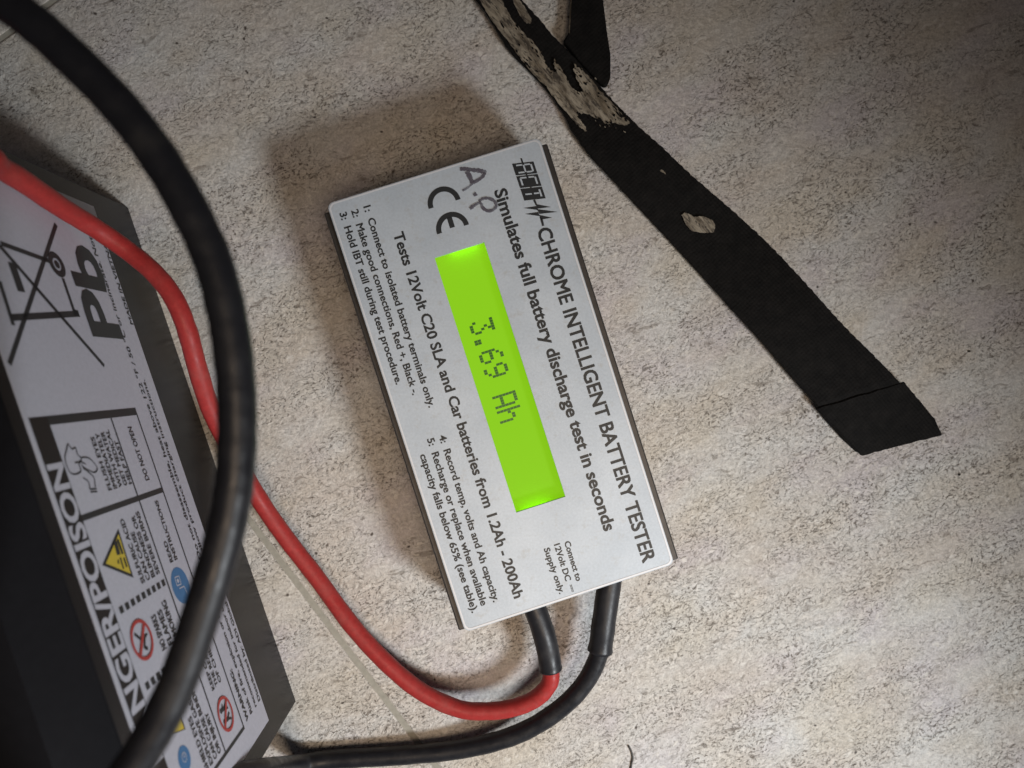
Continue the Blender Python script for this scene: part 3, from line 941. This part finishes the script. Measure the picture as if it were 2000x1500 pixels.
hem = hem_edge((1591, 797), (1680, 890), 14, .7) + hem_edge((1680, 890), (1838, 849), 18, .9) + hem_edge((1838, 849), (1822, 818), 4, .8) + hem_edge((1822, 818), (1763, 746), 12, 1.0) + hem_edge((1763, 746), (1591, 797), 10, 1.2)
hz_ = lambda x, y: .0037 - .0022 * min(1, max(0, ((x - 1677) * .52 + (y - 771) * .85) / 105))
lo_ = [at(x, y, hz_(x, y)) for x, y in hem]
prism(bm, lo_, Vector((0, 0, .0011)))
bevel_all(bm, .0003, 1)
link("folded_hem", bm, M["strap"], brk)
# short second strap over it, running out of the picture
arm_px = [(1108, -90), (1113, 0), (1111, 40), (1109, 72), (1099, 86), (1130, 125), (1150, 147), (1170, 168), (1178, 173), (1185, 171), (1190, 158), (1190, 112), (1183, 67), (1175, 0), (1168, -90)]
bm = bmesh.new()
prism(bm, [at(x, y, ZB - .0019) for x, y in arm_px], Vector((0, 0, .0024)))
bevel_all(bm, .0003, 1)
for f in bm.faces:
    if f.normal.x < -.4 and f.calc_center_median().y > at(1109, 72).y: f.material_index = 1
link("side_strap", bm, [M["strap"], M["bare"]], brk)
# places where the paint is gone
def rough_outline(pts, f, amp, n=6):
    out = []
    m_ = len(pts)
    for k in range(m_):
        a, b_ = Vector(pts[k]), Vector(pts[(k + 1) % m_])
        nn = Vector((-(b_ - a).y, (b_ - a).x)).normalized() if (b_ - a).length > 0 else Vector((0, 0))
        for j in range(n):
            p = a.lerp(b_, j / n)
            if j: p = p + nn * random.uniform(-amp, amp)
            out.append(f(p.x, p.y))
    return out
def patch(pts, f, amp=4, th=.00018):
    bm = bmesh.new()
    prism(bm, rough_outline(pts, lambda x, y: f(x, y) + Vector((0, 0, .0006)), amp), Vector((0, 0, th)))
    return link("bare_patch", bm, M["bare"], bar)
patch([(305, -20), (370, 90), (480, 245), (620, 425), (720, 555), (818, 640), (842, 690), (930, 795), (1010, 888), (1060, 938), (1114, 976), (1085, 915), (1045, 870), (1030, 812),
       (1062, 836), (1110, 842), (1200, 882), (1262, 916), (1320, 906), (1390, 926), (1422, 904), (1370, 850), (1285, 750), (1215, 680), (1160, 610), (1100, 548), (1060, 512), (1022, 482),
       (1008, 512), (1042, 600), (1092, 684), (1040, 680), (1000, 652), (960, 572), (905, 482), (872, 436), (866, 480), (892, 545), (842, 522), (806, 478), (786, 405), (716, 312), (640, 240), (578, 172), (530, 92), (470, -20)], b7, 6)
patch([(560, -10), (590, 60), (625, 130), (668, 182), (698, 178), (704, 145), (660, 70), (600, -20)], b7, 4)
patch([(200, 302), (214, 290), (240, 300), (262, 312), (300, 308), (330, 318), (352, 330), (364, 352), (357, 386), (312, 390), (250, 380), (222, 350)], b8, 1.6)
patch([(72, 58), (90, 68), (112, 86), (126, 106), (106, 96), (86, 78)], b8, 2)

# flakes of the coating still hanging on, and crumbs of backing showing through
def flakes(name, spots, f, mat, z):
    bm = bmesh.new()
    for x, y, r, el, an in spots:
        n = random.randint(6, 9)
        pts = []
        for k in range(n):
            t = 2 * math.pi * k / n
            rr = r * random.uniform(.55, 1.25)
            a_, b2 = rr * el * math.cos(t), rr / el * math.sin(t)
            pts.append(f(x + a_ * math.cos(an) - b2 * math.sin(an), y + a_ * math.sin(an) + b2 * math.cos(an)) + Vector((0, 0, z)))
        prism(bm, pts, Vector((0, 0, .00022)))
    tag(link(name, bm, mat, bar), kind="stuff")
spots = []
for (x0, y0), (x1, y1), n in (((1020, 520), (1390, 890), 26), ((880, 470), (1080, 700), 16), ((1040, 850), (1330, 920), 12), ((560, 160), (860, 520), 14), ((440, 150), (900, 760), 12)):
    for k in range(n):
        t = random.random()
        spots.append((x0 + (x1 - x0) * t + random.gauss(0, 16), y0 + (y1 - y0) * t + random.gauss(0, 16), random.uniform(4, 13), random.uniform(1.1, 2.0), random.uniform(.6, 1.1)))
flakes("coating_flakes", spots, b7, M["strap"], .0009)
spots = [(1180 + 210 * t + random.gauss(0, 10), 930 + 20 * t + random.gauss(0, 22), random.uniform(3, 7), 1.5, random.uniform(.4, 1.2)) for t in (0, .15, .3, .5, .7, .9)]
spots += [(1030 + 160 * t + random.gauss(0, 8), 490 + 130 * t + random.gauss(0, 10), random.uniform(4, 8), 1.6, .9) for t in (0, .2, .4, .6, .8)]
flakes("backing_flakes", spots, b7, M["bare"], .0006)

# ------------------------------------------------------------------ small litter on the tiles
bm = bmesh.new()
hp = [at(880 + x / 3.75, 1100 + y / 3.75, .0003) for x, y in ((1303, 1338), (1322, 1375), (1334, 1425), (1326, 1465), (1320, 1510))]
tube(bm, [Vector(p) for p in catmull([tuple(p) for p in hp], 6)], .00030, 6)
tag(link("hair", bm, plain("dark_hair", (0.05, 0.045, 0.04), .6), None, True), "thin dark curved hair on the tile below the black lead", "hair")
def crumb(px, py, r, label, cat):
    bm = bmesh.new()
    bmesh.ops.create_icosphere(bm, subdivisions=1, radius=r)
    c = at(px, py, r * .5)
    for v_ in bm.verts:
        v_.co = Vector((v_.co.x * random.uniform(.7, 1.5), v_.co.y * random.uniform(.6, 1.0), v_.co.z * .55)) + c
    tag(link("crumb", bm, plain("dark_crumb", (0.03, 0.025, 0.02), .8)), label, cat, "dark crumbs on the tiles")
crumb(1874, 927, .00045, "tiny dark crumb on the tile below the bent tip of the strip", "crumb")
crumb(1893, 686, .00040, "tiny dark crumb on the tile level with the oval chip, near the photo's right edge", "crumb")
